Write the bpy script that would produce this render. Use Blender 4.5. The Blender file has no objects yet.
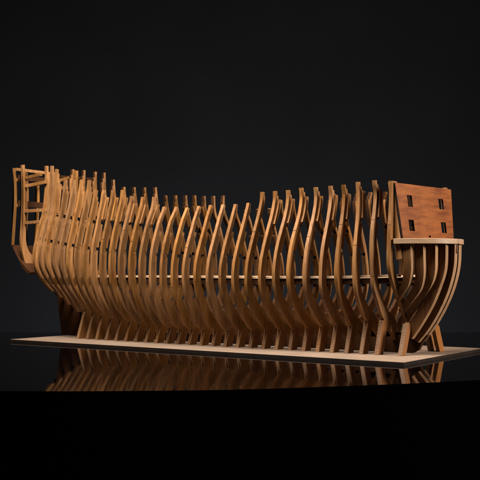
import bpy, bmesh, math, random
import numpy as np
from mathutils import Vector, Matrix
random.seed(7)
sc = bpy.context.scene

# ------------------------------------------------------------------ camera
cam = bpy.data.cameras.new('camera'); cam_o = bpy.data.objects.new('camera', cam)
sc.collection.objects.link(cam_o); sc.camera = cam_o
cam.sensor_width = 36; cam.lens = 911.456 / 480 * 36
cam.clip_start = .02; cam.clip_end = 100
YAW, PITCH = .610903, .039730
CAM = Vector((1.336169, -1.157948, .118107))
cam_o.location = CAM
cam_o.rotation_euler = (math.pi / 2 + PITCH, 0, YAW)

# ------------------------------------------------------------------ world, exposure
w = bpy.data.worlds.new('World'); sc.world = w; w.use_nodes = True
w.node_tree.nodes['Background'].inputs[0].default_value = (.5, .6, .8, 1)
w.node_tree.nodes['Background'].inputs[1].default_value = .004
sc.view_settings.view_transform = 'Standard'; sc.view_settings.look = 'None'
sc.view_settings.exposure = 0; sc.view_settings.gamma = 1
sc.cycles.max_bounces = 6

# ------------------------------------------------------------------ studio lamps
def area(name, loc, target, size, power, col):
    l = bpy.data.lights.new(name, 'AREA'); l.shape = 'RECTANGLE'; l.size, l.size_y = size
    l.energy = power; l.color = col
    o = bpy.data.objects.new(name, l); sc.collection.objects.link(o); o.location = loc
    o.rotation_euler = (Vector(target) - Vector(loc)).to_track_quat('-Z', 'Y').to_euler()
    return o
area('overhead_softbox', (.44, -.33, 1.17), (.36, .10, .12), (.55, .45), 66, (1, .95, .87))
area('front_softbox', (1.95, .30, .62), (.76, .15, .14), (.40, .40), 44, (1, .93, .85))
area('backdrop_lamp', (-.04, .81, -.52), (-.385, 1.30, -.02), (.8, .2), 46, (.80, .90, 1))

# ------------------------------------------------------------------ materials
def nodes(name):
    m = bpy.data.materials.new(name); m.use_nodes = True
    nt = m.node_tree; return m, nt, nt.nodes['Principled BSDF']
def wood(name, c0, c1, rough=.55, grain=(260, 260, 18), vary=.35, ring=None, spec=.35, bump=.15):
    m, nt, b = nodes(name); N, L = nt.nodes.new, nt.links.new
    tc = N('ShaderNodeTexCoord'); oi = N('ShaderNodeObjectInfo')
    mul = N('ShaderNodeMath'); mul.operation = 'MULTIPLY'; mul.inputs[1].default_value = 7.3
    L(oi.outputs['Random'], mul.inputs[0])
    add = N('ShaderNodeVectorMath'); add.operation = 'ADD'
    L(tc.outputs['Object'], add.inputs[0]); L(mul.outputs[0], add.inputs[1])
    mp = N('ShaderNodeMapping'); mp.inputs['Scale'].default_value = grain; L(add.outputs[0], mp.inputs[0])
    n1 = N('ShaderNodeTexNoise'); n1.inputs['Scale'].default_value = 1; n1.inputs['Detail'].default_value = 5
    n1.inputs['Roughness'].default_value = .65; L(mp.outputs[0], n1.inputs[0])
    n2 = N('ShaderNodeTexNoise'); n2.inputs['Scale'].default_value = 22; n2.inputs['Detail'].default_value = 3
    L(add.outputs[0], n2.inputs[0])
    a = N('ShaderNodeMath'); a.operation = 'MULTIPLY_ADD'; a.inputs[1].default_value = .65
    L(n1.outputs[0], a.inputs[0])
    s = N('ShaderNodeMath'); s.operation = 'MULTIPLY'; s.inputs[1].default_value = .35; L(n2.outputs[0], s.inputs[0])
    L(s.outputs[0], a.inputs[2])
    cr = N('ShaderNodeValToRGB'); cr.color_ramp.elements[0].position = .34; cr.color_ramp.elements[1].position = .66
    cr.color_ramp.elements[0].color = (*c0, 1); cr.color_ramp.elements[1].color = (*c1, 1)
    L(a.outputs[0], cr.inputs[0])
    hs = N('ShaderNodeHueSaturation'); L(cr.outputs[0], hs.inputs['Color'])
    mr = N('ShaderNodeMapRange'); mr.inputs[3].default_value = 1 - vary; mr.inputs[4].default_value = 1 + vary * .6
    L(oi.outputs['Random'], mr.inputs[0]); L(mr.outputs[0], hs.inputs['Value'])
    fr = N('ShaderNodeMath'); fr.operation = 'MULTIPLY'; fr.inputs[1].default_value = 17.7; L(oi.outputs['Random'], fr.inputs[0])
    fc = N('ShaderNodeMath'); fc.operation = 'FRACT'; L(fr.outputs[0], fc.inputs[0])
    ms = N('ShaderNodeMapRange'); ms.inputs[3].default_value = 1 - vary * .12; ms.inputs[4].default_value = 1 + vary * .25
    L(fc.outputs[0], ms.inputs[0]); L(ms.outputs[0], hs.inputs['Saturation'])
    col = hs.outputs[0]
    if ring:                                  # cut marks of the laser across an edge
        wv = N('ShaderNodeTexWave'); wv.bands_direction = 'Z'; wv.inputs['Scale'].default_value = ring
        wv.inputs['Distortion'].default_value = 6; wv.inputs['Detail'].default_value = 2
        L(add.outputs[0], wv.inputs[0])
        mx = N('ShaderNodeMix'); mx.data_type = 'RGBA'; mx.blend_type = 'MULTIPLY'
        mx.inputs[0].default_value = .25; L(col, mx.inputs[6]); L(wv.outputs[0], mx.inputs[7]); col = mx.outputs[2]
    L(col, b.inputs['Base Color'])
    b.inputs['Roughness'].default_value = rough; b.inputs['Specular IOR Level'].default_value = spec
    bp = N('ShaderNodeBump'); bp.inputs['Strength'].default_value = bump; bp.inputs['Distance'].default_value = .001
    L(n1.outputs[0], bp.inputs['Height']); L(bp.outputs[0], b.inputs['Normal'])
    return m
M_FRAME = wood('frame_wood', (.115, .044, .0115), (.250, .117, .042), .5, vary=.26, spec=.2)
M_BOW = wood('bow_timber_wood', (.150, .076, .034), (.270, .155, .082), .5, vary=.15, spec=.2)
M_SIDE_SHADED = wood('bow_timber_face_shaded', (.070, .028, .010), (.135, .060, .024), .55, vary=.15, spec=.1)  # darker ply side faces, with their shade put into the colour
M_CHAR = wood('laser_cut_edge', (.014, .006, .003), (.045, .019, .008), .8, spec=.02)
M_LEG = wood('leg_face_wood', (.135, .047, .011), (.205, .083, .024), .55, vary=.2, spec=.2)
M_KERF = wood('leg_edge_wood', (.13, .058, .022), (.23, .12, .060), .6, ring=75, spec=.2)
M_PALE = wood('pale_wood', (.38, .235, .135), (.50, .335, .21), .5, grain=(20, 260, 260), vary=.12)
M_RIM = wood('platform_plywood', (.20, .115, .060), (.29, .18, .105), .5, grain=(20, 160, 400), vary=.1)
M_BOARD = wood('base_plywood', (.108, .070, .046), (.180, .120, .082), .6, grain=(9, 160, 160), vary=.05)
M_EDGE = wood('charred_plywood_edge', (.0045, .0028, .002), (.013, .0075, .005), .7, grain=(30, 30, 900), vary=.05, spec=.1)
M_PANEL = wood('mahogany_panel', (.075, .017, .003), (.200, .060, .012), .42, grain=(150, 11, 170), vary=.05, spec=.2)
M_DARK = wood('dark_keel_wood', (.022, .008, .003), (.042, .016, .006), .6, vary=.1, spec=.05)
m, nt, b = nodes('black_gloss')
N, L = nt.nodes.new, nt.links.new
b.inputs['Base Color'].default_value = (.0004, .0004, .0005, 1); b.inputs['IOR'].default_value = 1.52
tc = N('ShaderNodeTexCoord'); n = N('ShaderNodeTexNoise'); n.inputs['Scale'].default_value = 14; n.inputs['Detail'].default_value = 6
L(tc.outputs['Object'], n.inputs[0])
mr = N('ShaderNodeMapRange'); mr.inputs[1].default_value = .4; mr.inputs[2].default_value = .75
mr.inputs[3].default_value = .02; mr.inputs[4].default_value = .07
L(n.outputs[0], mr.inputs[0]); L(mr.outputs[0], b.inputs['Roughness'])
M_TABLE = m
m, nt, b = nodes('black_cloth'); N, L = nt.nodes.new, nt.links.new
tc = N('ShaderNodeTexCoord'); n = N('ShaderNodeTexNoise'); n.inputs['Scale'].default_value = 3; n.inputs['Detail'].default_value = 4
L(tc.outputs['Object'], n.inputs[0])
cr = N('ShaderNodeValToRGB'); cr.color_ramp.elements[0].color = (.0027, .0026, .0028, 1); cr.color_ramp.elements[1].color = (.0042, .0041, .0044, 1)
L(n.outputs[0], cr.inputs[0]); L(cr.outputs[0], b.inputs['Base Color']); b.inputs['Roughness'].default_value = .95
b.inputs['Specular IOR Level'].default_value = 0
M_CLOTH = m

# ------------------------------------------------------------------ mesh helpers
ROOT = Vector((.37, .15, 0))
def link(name, bm, mats, parent=None, bevel=.0005, origin=None):
    if origin is None: origin = ROOT if parent else Vector((0, 0, 0))
    bmesh.ops.recalc_face_normals(bm, faces=bm.faces[:])
    for v in bm.verts: v.co -= origin
    me = bpy.data.meshes.new(name); bm.to_mesh(me); bm.free()
    for mt in (mats if isinstance(mats, (list, tuple)) else [mats]): me.materials.append(mt)
    o = bpy.data.objects.new(name, me); sc.collection.objects.link(o)
    if parent: o.parent = parent
    elif origin.length: o.location = origin
    me.polygons.foreach_set('use_smooth', [abs(p.normal.x) < .97 for p in me.polygons]); me.set_sharp_from_angle(angle=math.radians(32))
    if bevel:
        md = o.modifiers.new('Bevel', 'BEVEL'); md.width = bevel; md.segments = 1; md.limit_method = 'ANGLE'; md.angle_limit = math.radians(40); md.harden_normals = True
    return o
def prism(bm, pts, place, t0, t1, edge_mat=0, face_mat=0):
    """closed 2-D outline pts extruded from t0 to t1; place(u, v, t) -> 3-D"""
    a = [bm.verts.new(place(u, v, t0)) for u, v in pts]
    c = [bm.verts.new(place(u, v, t1)) for u, v in pts]
    n = len(pts)
    for i in range(n):
        f = bm.faces.new((a[i], a[(i + 1) % n], c[(i + 1) % n], c[i])); f.material_index = edge_mat
    caps = [bm.faces.new(a), bm.faces.new(list(reversed(c)))]
    for f in caps: f.material_index = face_mat
    bmesh.ops.triangulate(bm, faces=caps)
YZ = lambda u, v, t: Vector((t, u, v))
XZ = lambda u, v, t: Vector((u, t, v))
XY = lambda u, v, t: Vector((u, v, t))
def bar(bm, p, q, wd, hg, side=None):
    """straight lath from p to q, wd wide (sideways), hg high"""
    p, q = Vector(p), Vector(q); d = (q - p).normalized()
    up = Vector((0, 0, 1)) if abs(d.z) < .9 else Vector((1, 0, 0))
    s = d.cross(up).normalized() * wd / 2; u = s.cross(d).normalized() * hg / 2
    r = [[bm.verts.new(e + a * s + c * u) for a, c in ((-1, -1), (1, -1), (1, 1), (-1, 1))] for e in (p, q)]
    bm.faces.new(r[0]); bm.faces.new(r[1][::-1])
    for i in range(4): bm.faces.new((r[0][i], r[0][(i + 1) % 4], r[1][(i + 1) % 4], r[1][i]))
def smooth(ctrl, n=10):
    """Catmull-Rom through control points"""
    P = [np.array(c, float) for c in ctrl]; P = [2 * P[0] - P[1]] + P + [2 * P[-1] - P[-2]]
    out = []
    for i in range(1, len(P) - 2):
        for k in range(n):
            t = k / n
            out.append(.5 * (2 * P[i] + (P[i + 1] - P[i - 1]) * t + (2 * P[i - 1] - 5 * P[i] + 4 * P[i + 1] - P[i + 2]) * t * t
                             + (3 * P[i] - P[i - 1] - 3 * P[i + 1] + P[i + 2]) * t ** 3))
    out.append(P[-2]); return out

# ------------------------------------------------------------------ table, base board, backdrop
def tag(o, label, cat):
    o['label'] = label; o['category'] = cat
TB = -.0046
fr = [(.12, -.80), (.40, -.61), (.5631, -.5018), (.6176, -.4667), (.6683, -.4281), (.7182, -.3879), (.7661, -.3439), (.8259, -.2747), (.8865, -.1979), (.9468, -.1068), (1.03, .04)]
cy = Vector((-.5736, .8191)); cr_ = Vector((.8191, .5736)); c2 = Vector((CAM.x, CAM.y))
back = [c2 + cy * 2.0 + cr_ * 1.25, c2 + cy * 2.0 - cr_ * 1.25]
outline = [tuple(v) for v in smooth(fr, 6)] + [(1.28, .55)] + [tuple(v) for v in back] + [(-1.0, -.2)]
bm = bmesh.new(); prism(bm, outline, XY, TB - .50, TB)
table = link('table', bm, M_TABLE, bevel=0)
tag(table, 'black mirror-gloss table top that carries the base board', 'table')
bm = bmesh.new()
for xa, xb in ((0, .4983), (.4988, .8)): prism(bm, [(xa, 0), (xb, 0), (xb, .3), (xa, .3)], XY, TB - .0015, 0, 1, 0)
board = link('base_board', bm, [M_BOARD, M_EDGE], bevel=.0002)
tag(board, 'thin pale plywood base board with charred edges under the ship skeleton', 'board')

bm = bmesh.new()                          # black cloth hung behind the table
bl, br = c2 + cy * 3.02 - cr_ * 3.5, c2 + cy * 3.02 + cr_ * 3.5
prism(bm, [tuple(bl), tuple(br), tuple(br + cy * .02), tuple(bl + cy * .02)], XY, -1.4, 3.0)
bd = link('backdrop', bm, M_CLOTH, bevel=0); bd['kind'] = 'structure'

# ------------------------------------------------------------------ ship: one thing, everything below is a part of it
ship = bpy.data.objects.new('ship_model', None); sc.collection.objects.link(ship); ship.location = ROOT
ship.empty_display_size = .1
tag(ship, 'unfinished wooden ship model, a bare skeleton of curved brown frames standing on the plywood board', 'ship model')

NF = 32; TH = .0055
def station(i): return .739 - .0255 * i if i <= 16 else .331 - .0242 * (i - 16)
ZL = [.015, .03, .045, .06, .08, .1, .12, .14, .165, .19, .215, .24, .26, .30, .345]
H = {0: [.0, .009, .016, .026, .041, .059, .072, .077, .0755, .0735, .069, .067, .068, .068, .068],
     1: [.0, .017, .037, .052, .065, .077, .080, .0815, .082, .0785, .0715, .0670, .0715, .072, .072],
     2: [.0, .018, .043, .061, .077, .086, .0885, .0885, .085, .080, .0755, .0742, .076, .076, .076],
     3: [.0, .036, .056, .069, .087, .095, .099, .097, .0915, .0845, .0765, .0722, .0755, .076, .076],
     4: [.0, .036, .058, .075, .0905, .0993, .1005, .0985, .0925, .083, .074, .0678, .0707, .071, .071],
     6: [.004, .046, .068, .0855, .101, .1095, .113, .1105, .1035, .092, .079, .072, .074, .074, .074],
     9: [.010, .060, .079, .094, .108, .1148, .1155, .1125, .1035, .0925, .081, .0715, .070, .070, .070],
     13: [.020, .071, .0895, .0995, .1090, .1145, .117, .1145, .1065, .0955, .085, .0735, .072, .071, .071],
     16: [.020, .071, .0885, .098, .107, .112, .1125, .1115, .1070, .098, .087, .0715, .0700, .070, .070],
     20: [.012, .056, .076, .0885, .099, .107, .111, .112, .1095, .1035, .0955, .087, .0805, .078, .078],
     23: [.0, .036, .066, .080, .0925, .1015, .1055, .106, .1045, .099, .092, .0855, .080, .073, .072],
     25: [.0, .022, .046, .062, .077, .089, .096, .0995, .099, .0935, .086, .079, .073, .065, .063],
     27: [.0, .010, .027, .042, .0595, .0745, .085, .0925, .0925, .087, .0795, .0715, .066, .058, .056],
     29: [.004, .006, .012, .022, .037, .056, .0715, .0817, .084, .079, .072, .064, .060, .0555, .055],
     31: [.004, .004, .004, .006, .012, .036, .0565, .067, .0685, .063, .056, .0465, .042, .038, .039]}
HK = sorted(H)
def half(i, z):
    i = min(max(i, 0), 31); k = max(a for a in HK if a <= i); j = min(a for a in HK if a >= i)
    t = 0 if j == k else (i - k) / (j - k)
    row = [(1 - t) * a + t * c for a, c in zip(H[k], H[j])]
    if z <= ZL[0]: return max(0, row[0])
    n = max(q for q in range(len(ZL)) if ZL[q] <= z + 1e-9); n = min(n, len(ZL) - 2)
    g = lambda q: row[max(0, min(len(row) - 1, q))]
    zz = lambda q: ZL[max(0, min(len(ZL) - 1, q))]
    h = zz(n + 1) - zz(n); u = (z - zz(n)) / h
    m0 = (g(n + 1) - g(n - 1)) / max(1e-6, zz(n + 1) - zz(n - 1)); m1 = (g(n + 2) - g(n)) / max(1e-6, zz(n + 2) - zz(n))
    v = (2 * u ** 3 - 3 * u * u + 1) * g(n) + (u ** 3 - 2 * u * u + u) * h * m0 + (-2 * u ** 3 + 3 * u * u) * g(n + 1) + (u ** 3 - u * u) * h * m1
    return max(0, v)
NEAR_TOP = [.2604, .2624, .2612, .2582, .2585, .2577, .258, .2558, .2559, .2559, .239, .2382, .2386, .2389, .2384, .2369,
            .2391, .2402, .259, .2597, .2626, .2749, .2762, .2778, .2796, .3002, .3025, .3037, .3053, .3197, .3371, .3395]
FAR_TOP = [.2604, .2624, .2612, .2582, .2585, .2577, .258, .2558, .2559, .2559, .254, .254, .241, .241, .241, .242, .2689,
           .2697, .271, .2736, .2749, .2761, .2772, .2945, .2952, .2968, .2982, .3138, .3297, .333, .337, .3395]
BOT = {31: .088, 30: .076, 29: .062, 28: .048, 27: .036, 26: .026, 25: .020}
def moulded(z): return float(np.interp(z, [.02, .05, .09, .14, .2, .26], [.026, .020, .0152, .0135, .0128, .0125]))
NOTCH = lambda i: (float(np.interp(i, [0, 9, 16, 24, 31], [.163, .155, .155, .172, .195])),
                   float(np.interp(i, [0, 9, 16, 24, 31], [.205, .198, .200, .222, .248])))
def side_curve(i, ztop, zb, far):
    """(outer, inner) pairs from the top down to the bottom, h >= 0"""
    n1, n2 = NOTCH(i)
    zs = set(np.linspace(zb, ztop, 46))
    steps = []                                           # (z, depth just below, depth just above)
    if i >= 24 or (far and i >= 16): spike, sh1, sh2 = .0055, .012, .020
    else: spike, sh1, sh2 = .0052, .0075, .0135
    ev = sorted([ztop - sh1, ztop - sh2] + [n for n in (n1 - .003, n1 + .003, n2 - .003, n2 + .003)])
    for e in ev: zs |= {e - 1e-5, e + 1e-5}
    rj = random.Random(i * 2 + far); joints = [z for z, pr in ((rj.uniform(.075, .12), .35), (rj.uniform(.16, .205), .3)) if rj.random() < pr and i < 29]
    for e in joints: zs |= {e - .00036, e - .00034, e + .00034, e + .00036}
    zs = sorted(z for z in zs if zb <= z <= ztop)[::-1]
    O, I, J = [], [], []
    hz = [(half(i, z), z) for z in zs]
    for k, (h, z) in enumerate(hz):
        a, c = (half(i, z + .004), z + .004), (half(i, max(z - .004, zb)), max(z - .004, zb))
        tx, tz = a[0] - c[0], a[1] - c[1]; l = math.hypot(tx, tz) or 1
        nx, nz = -tz / l, tx / l                          # inward normal
        mth = moulded(z)
        if 9 <= i <= 17 and z > n2 - .003: mth = .0068 if z < ztop - .006 else .0052
        elif z > ztop - sh1: mth = spike
        elif z > ztop - sh2: mth = mth * .68
        elif abs(z - n1) < .003 or abs(z - n2) < .003: mth -= .0055
        jt = any(abs(z - e) < .00035 for e in joints); cut = .0006 if jt else 0
        O.append((h + nx * cut, z + nz * cut)); I.append((h + nx * mth, z + nz * mth)); J.append(jt)
    return O, I, J
def frame_mesh(i):
    x0 = station(i); x1 = x0 + TH; zb = BOT.get(i, .015)
    bm = bmesh.new(); cols = []
    floor = zb + .024
    for far in (0, 1):
        O, I, J = side_curve(i, (FAR_TOP if far else NEAR_TOP)[i], zb, far)
        seq = []
        for (oh, oz), (ih, iz), jt in zip(O, I, J):
            if ih < .0005: ih, iz = .0005, max(iz, floor)
            seq.append(((oh, oz), (ih, iz), jt))
        # the inner line must run monotonically down to the floor timber
        last = None; clean = []
        for o, n, jt in seq:
            if last is not None and n[1] < floor and n[0] > last[0] and o[1] < .08: n = last
            clean.append((o, n, jt)); last = n
        cols.append(clean)
    s = [(-1, p) for p in cols[0]] + [(1, p) for p in cols[1][::-1]]
    rings = []
    joint = []
    for sg, (o, n, jt) in s:
        joint.append(jt)
        y = .15
        rings.append([bm.verts.new((x0, y + sg * o[0], o[1])), bm.verts.new((x1, y + sg * o[0], o[1])),
                      bm.verts.new((x1, y + sg * n[0], n[1])), bm.verts.new((x0, y + sg * n[0], n[1]))])
    bm.faces.new(rings[0]); bm.faces.new(rings[-1][::-1])
    for q_, (a, c) in enumerate(zip(rings, rings[1:])):
        for k in range(4):
            try:
                f = bm.faces.new((a[k], a[(k + 1) % 4], c[(k + 1) % 4], c[k])); f.material_index = 1 if k == 2 or (k == 0 and joint[q_] and joint[q_ + 1]) else 0
            except ValueError: pass
    bmesh.ops.dissolve_degenerate(bm, dist=1e-6, edges=bm.edges[:])
    return bm
def doubler_mesh(i, far):
    """short filling timber on the forward face of the top, set inboard"""
    x0 = station(i) + TH + .0001; zt = (FAR_TOP if far else NEAR_TOP)[i] - (.0135 if i < 24 and not (far and i >= 16) else .021)
    zl = NOTCH(i)[1] + .0032
    if zt - zl < .012: return None
    sg = 1 if far else -1; out, inn = [], []
    for z in np.linspace(zt, zl, 9):
        h = half(i, z); m_ = moulded(z)
        out.append((.15 + sg * (h - m_ * .52), z)); inn.append((.15 + sg * (h - m_ * 1.04), z))
    bm = bmesh.new(); prism(bm, out + inn[::-1], YZ, x0, x0 + .0032)
    return bm
def leg_mesh(x, sg, z_top, lean=.0145, foot=.067, wide=.019):
    # outer edge, from the foot up, leaning in towards the hull
    u = lambda z: foot - lean * z / .0425
    pts = [(u(0), .0), (u(z_top), z_top), (u(z_top) - wide * .55, z_top + .004), (u(z_top) - wide, z_top - .003), (u(0) - wide, .0)]
    bm = bmesh.new(); prism(bm, [(.15 + sg * a, z) for a, z in pts], YZ, x, x + .0064, 1, 0)
    return bm
def leg_height(i):
    z = .008
    while z < .047 and half(i, z + .001) < .067 - .0145 * z / .0425 - .004: z += .001
    return z + .003
for i in range(NF):
    f = link('hull_frame', frame_mesh(i), [M_FRAME, M_CHAR], ship)
    for far in (0, 1) if (1 <= i <= 8 or 18 <= i <= 23) else ():
        d = doubler_mesh(i, far)
        if d: link('top_timber', d, M_FRAME, f, bevel=.0003)
    if i <= 26:
        x = station(i) - .0008
        for sg in (-1, 1):
            if i == 0: lb = leg_mesh(.7495, sg, .045, .018, .0635, .016)
            else: lb = leg_mesh(x, sg, leg_height(i))
            link('support_leg', lb, [M_LEG, M_KERF], f, bevel=.0004)

# keel, stern post and stem
bm = bmesh.new()
prism(bm, [(-.016, .0008), (.748, .0008), (.757, .006), (.762, .0165), (.772, .028), (.76, .034), (.735, .030), (.70, .0225), (.10, .0225), (.055, .036), (.02, .052), (-.005, .07),
           (-.03, .095), (-.045, .115), (-.058, .128), (-.07, .128), (-.05, .10), (-.0285, .074)], XZ, .1455, .1545)
keel = link('keel', bm, M_DARK, ship)

# bow timbers: plates standing parallel to the centreline under the curved platform
def bow_pts(outer, depth0, depth1):
    o = smooth(outer, 9); O = [tuple(p) for p in o]; I = []
    for k, p in enumerate(o):
        a = o[max(0, k - 1)]; c = o[min(len(o) - 1, k + 1)]
        t = (c - a) / np.linalg.norm(c - a); d = depth0 + (depth1 - depth0) * k / (len(o) - 1)
        I.append((p[0] + t[1] * d, p[1] - t[0] * d))
    return O, I
BT = [(.0587, .0260, .07, .0102, [(.7722, .1662), (.7716, .1300), (.7650, .1075), (.7560, .0955), (.7420, .0800)], .014, .009),
      (.0482, .0270, .06, .0102, [(.7874, .1662), (.7866, .1260), (.7795, .1010), (.7640, .0825), (.7420, .0590)], .015, .010),
      (.0372, .0250, .05, .0102, [(.8022, .1662), (.8000, .1260), (.7905, .1020), (.7700, .0770), (.7420, .0420)], .016, .012),
      (.0252, 0, .05, .0102, [(.8130, .1662), (.8112, .1290), (.8020, .1005), (.7896, .0730), (.7733, .0460), (.7569, .0230)], .017, .017),
      (.0080, 0, .05, .0110, [(.8205, .1662), (.8185, .1330), (.8105, .1010), (.7965, .0695), (.7790, .0405), (.760, .0170)], .019, .025)]
for h, cant, zc, th, outer, d0, d1 in BT:
    for sg in (-1, 1):
        O, I = bow_pts(outer, d0, d1)
        def place(u, v, t):
            hh = h - cant * min(1.2, max(0, (.150 - v) / (.150 - zc))) ** 1.7
            return Vector((u, .15 + sg * hh + t, v))
        # quads between outer and inner line, so that the plate can twist
        bm = bmesh.new(); rings = []
        for (a, c), (e, g) in zip(O, I):
            rings.append([bm.verts.new(place(a, c, -th / 2)), bm.verts.new(place(a, c, th / 2)), bm.verts.new(place(e, g, th / 2)), bm.verts.new(place(e, g, -th / 2))])
        bm.faces.new(rings[0]); bm.faces.new(rings[-1][::-1])
        for a, c in zip(rings, rings[1:]):
            for k in range(4):
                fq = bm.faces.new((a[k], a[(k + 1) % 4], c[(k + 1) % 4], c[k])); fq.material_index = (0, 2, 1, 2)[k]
        link('bow_timber', bm, [M_BOW, M_CHAR, M_SIDE_SHADED], ship)
# extra splayed leg under the port bow
bm = bmesh.new(); prism(bm, [(.194, .0), (.212, .0), (.192, .040), (.184, .045), (.176, .034)], YZ, .765, .7715, 1, 0)
link('support_leg', bm, [M_LEG, M_KERF], keel, bevel=.0004)

# bow platform: half-oval plate with a notch for the bowsprit
pts = []
a_, b_ = .0765, .0715
for k in range(49):
    t = -math.pi / 2 + math.pi * k / 48
    if k == 22: pts += [(.8236, .1404), (.8150, .1404), (.8150, .1434), (.8237, .1434)]
    elif k in (21, 23): pass
    elif k == 24: pts += [(.8240, .1500)]
    else: pts.append((.7475 + a_ * math.cos(t), .15 + b_ * math.sin(t)))
inner = []
for k in range(33):
    t = math.pi / 2 - math.pi * k / 32
    inner.append((.7475 + (a_ - .026) * math.cos(t), .15 + (b_ - .020) * math.sin(t)))
bm = bmesh.new(); prism(bm, pts + inner, XY, .1660, .1738)
plat = link('bow_platform', bm, M_RIM, ship, bevel=.0006)
bm = bmesh.new(); prism(bm, [(.1405, .1520), (.1433, .1520), (.1433, .1659), (.1405, .1659)], YZ, .8150, .8209)
link('slot_shade', bm, M_CHAR, plat, bevel=0)  # solid dark strip standing in for the shade inside a recess

# raked bulkhead panel with four ports
n0 = Vector((.747, .0873, .2581)); t_ = Vector((.0263, .1528, 0)).normalized(); d_ = Vector((.1372, -.0236, -.9903)); nn = t_.cross(d_).normalized()
if nn.x < 0: nn = -nn
PL = lambda u, v, t: n0 + t_ * u + d_ * v + nn * t
wins = [(.0270, .0398, .0172, .0353), (.1130, .1268, .0177, .0347), (.0230, .0368, .0553, .0727), (.1116, .1256, .0554, .0727)]
W0 = lambda v: .0032 * v / .084; W1 = lambda v: .155 - .0115 * v / .08
us = sorted({0, .155} | {w[0] for w in wins} | {w[1] for w in wins}); 
bm = bmesh.new()
def slab(pts): prism(bm, pts, PL, -.0035, 0, 1, 0)
out = [(0, 0), (.155, 0), (W1(.093), .093), (W0(.093), .093)]
def panel_with_holes():
    loops = [out] + [[(a, c), (b, c), (b, d), (a, d)] for a, b, c, d in wins]
    loops.append([(.0755 + .0032 * math.cos(q * math.pi / 8),   .0782 + .0032 * math.sin(q * math.pi / 8)) for q in range(9)])
    edges = {0: [], 1: []}; vs = []
    for t, key in ((0, 0), (-.0035, 1)):
        ring = []
        for lp in loops:
            v = [bm.verts.new(PL(x, y, t)) for x, y in lp]; ring.append(v)
            for q in range(len(v)): edges[key].append(bm.edges.new((v[q], v[(q + 1) % len(v)])))
        vs.append(ring)
    for key in (0, 1): bmesh.ops.triangle_fill(bm, edges=edges[key], use_beauty=True, use_dissolve=False)
    for ra, rb in zip(*vs):
        for q in range(len(ra)):
            f = bm.faces.new((ra[q], ra[(q + 1) % len(ra)], rb[(q + 1) % len(ra)], rb[q])); f.material_index = 1
panel_with_holes()
pn = link('bulkhead_panel', bm, [M_PANEL, M_EDGE], ship, bevel=0)
pn['label'] = 'reddish mahogany bulkhead panel with four small square ports'
for u0, u1, vb in ((.0025, .0115, .115), (.144, .1515, .088)):
    bm = bmesh.new(); prism(bm, [(u0, -.0035), (u1, -.0035), (u1 - vb * .035, vb), (u0 - vb * .035, vb)], PL, -.0145, -.0038)
    link('bulkhead_post', bm, M_FRAME, ship)
bm = bmesh.new(); prism(bm, [(.012, .040), (.144, .040), (.144, .048), (.012, .048)], PL, -.012, -.0038)
link('bulkhead_beam', bm, M_FRAME, ship)

# pale laths running the length of the hull inside the frames
def stringer(zf, depth, hgt, wid, i0, i1, sg):
    bm = bmesh.new(); rings = []
    for q in np.linspace(i1, i0, 90):
        z = zf(q); x = station(q) + TH / 2
        h = half(q, z) - moulded(z) - depth
        y = .15 + sg * h
        rings.append([bm.verts.new((x, y, z)), bm.verts.new((x, y - sg * wid, z)), bm.verts.new((x, y - sg * wid, z + hgt)), bm.verts.new((x, y, z + hgt))])
    bm.faces.new(rings[0]); bm.faces.new(rings[-1][::-1])
    for a, c in zip(rings, rings[1:]):
        for k in range(4): bm.faces.new((a[k], a[(k + 1) % 4], c[(k + 1) % 4], c[k]))
    return bm
zs_ = lambda q: float(np.interp(q, [0, 3, 8, 16, 31], [.1172, .1150, .1140, .1155, .1165]))
for sg in (-1, 1):
    link('deck_stringer', stringer(zs_, .0004, .0036, .010, -.25, 30, sg), M_PALE, ship, bevel=.0003)
    link('deck_clamp', stringer(lambda q: zs_(q) - .0095, .0006, .0085, .004, 0, 30, sg), M_CHAR, ship, bevel=.0003)

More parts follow.
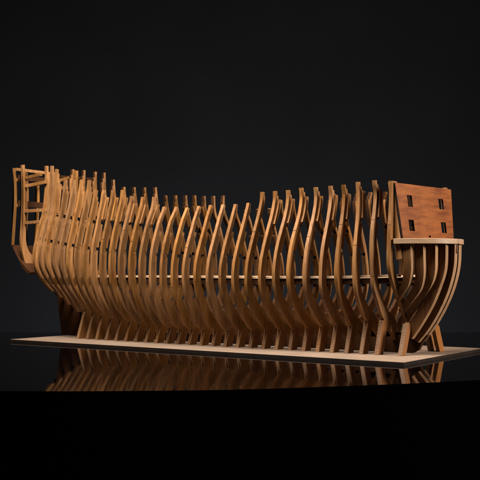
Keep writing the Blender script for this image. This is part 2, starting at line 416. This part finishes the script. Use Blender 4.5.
# stern: fashion timbers, transom timbers, beams and counter
L_ = [(.0995, .3443), (.1023, .3036), (.1028, .2629), (.1006, .222), (.0985, .1854), (.1040, .1612), (.1150, .1349), (.1345, .1262)]
R_ = [(.1060, .3453), (.1100, .3047), (.1140, .268), (.1120, .2289), (.1112, .192), (.1190, .1697), (.1345, .1580)]
lo, ro = [tuple(v) for v in smooth(L_, 5)], [tuple(v) for v in smooth(R_, 5)]
for sg in (-1, 1):
    fl = (lambda y: y) if sg < 0 else (lambda y: .3 - y)
    bm = bmesh.new(); prism(bm, [(fl(y), z) for y, z in lo + ro[::-1]], YZ, -.0895, -.0845)
    link('fashion_timber', bm, M_FRAME, ship)
    for z0, z1, xa, xb, hg, mt in ((.3155, .3228, -.1127, -.040, .006, M_FRAME), (.3015, .3065, -.084, -.026, .0065, M_FRAME), (.2505, .2505, -.084, -.026, .0065, M_FRAME),
                                   (.2265, .2280, -.084, -.026, .006, M_FRAME), (.2620, .2665, -.112, -.092, .006, M_FRAME)):
        bm = bmesh.new(); ya = .109 if z0 > .24 else .110
        bar(bm, (xa, fl(ya), z0), (xb, fl(ya + .001), z1), .006, hg)
        link('stern_rail', bm, mt, ship, bevel=.0003)
for y in (.1035, .135, .165, .1965):
    s = 1 if abs(y - .15) > .03 else .999
    cur = smooth([(-.1155, .340), (-.1110, .3047), (-.1105, .2636), (-.1138, .2228), (-.1170, .1815)], 5)
    bm = bmesh.new(); wd = .0048
    prism(bm, [tuple(p) for p in cur] + [(p[0] + .0035, p[1]) for p in cur[::-1]], XZ, y - wd / 2, y + wd / 2)
    link('stern_timber', bm, M_FRAME, ship)
for z, hg, x in ((.3365, .006, -.1085), (.3195, .010, -.1015), (.266, .012, -.1005)):
    bm = bmesh.new(); bar(bm, (x + .0045, .1005, z), (x + .0045, .1995, z), .005, hg)
    link('stern_beam', bm, M_FRAME if z > .33 else M_DARK, ship, bevel=.0003)
bm = bmesh.new(); prism(bm, [(-.1165, .1775), (-.1165, .1825), (-.094, .1525), (-.072, .1345), (-.060, .126), (-.066, .122), (-.082, .1325)], XZ, .102, .198)
link('counter', bm, M_DARK, ship)
for z, dz in ((.331, -.012), (.3225, -.009)):
    bm = bmesh.new(); bar(bm, (-.088, .2085, z), (.012, .2085, z + dz), .004, .004)
    link('stern_rail', bm, M_CHAR, ship, bevel=0)
bm = bmesh.new(); bar(bm, (-.020, .188, .240), (-.020, .188, .3365), .006, .006)
link('stern_timber', bm, M_FRAME, ship, bevel=.0003)
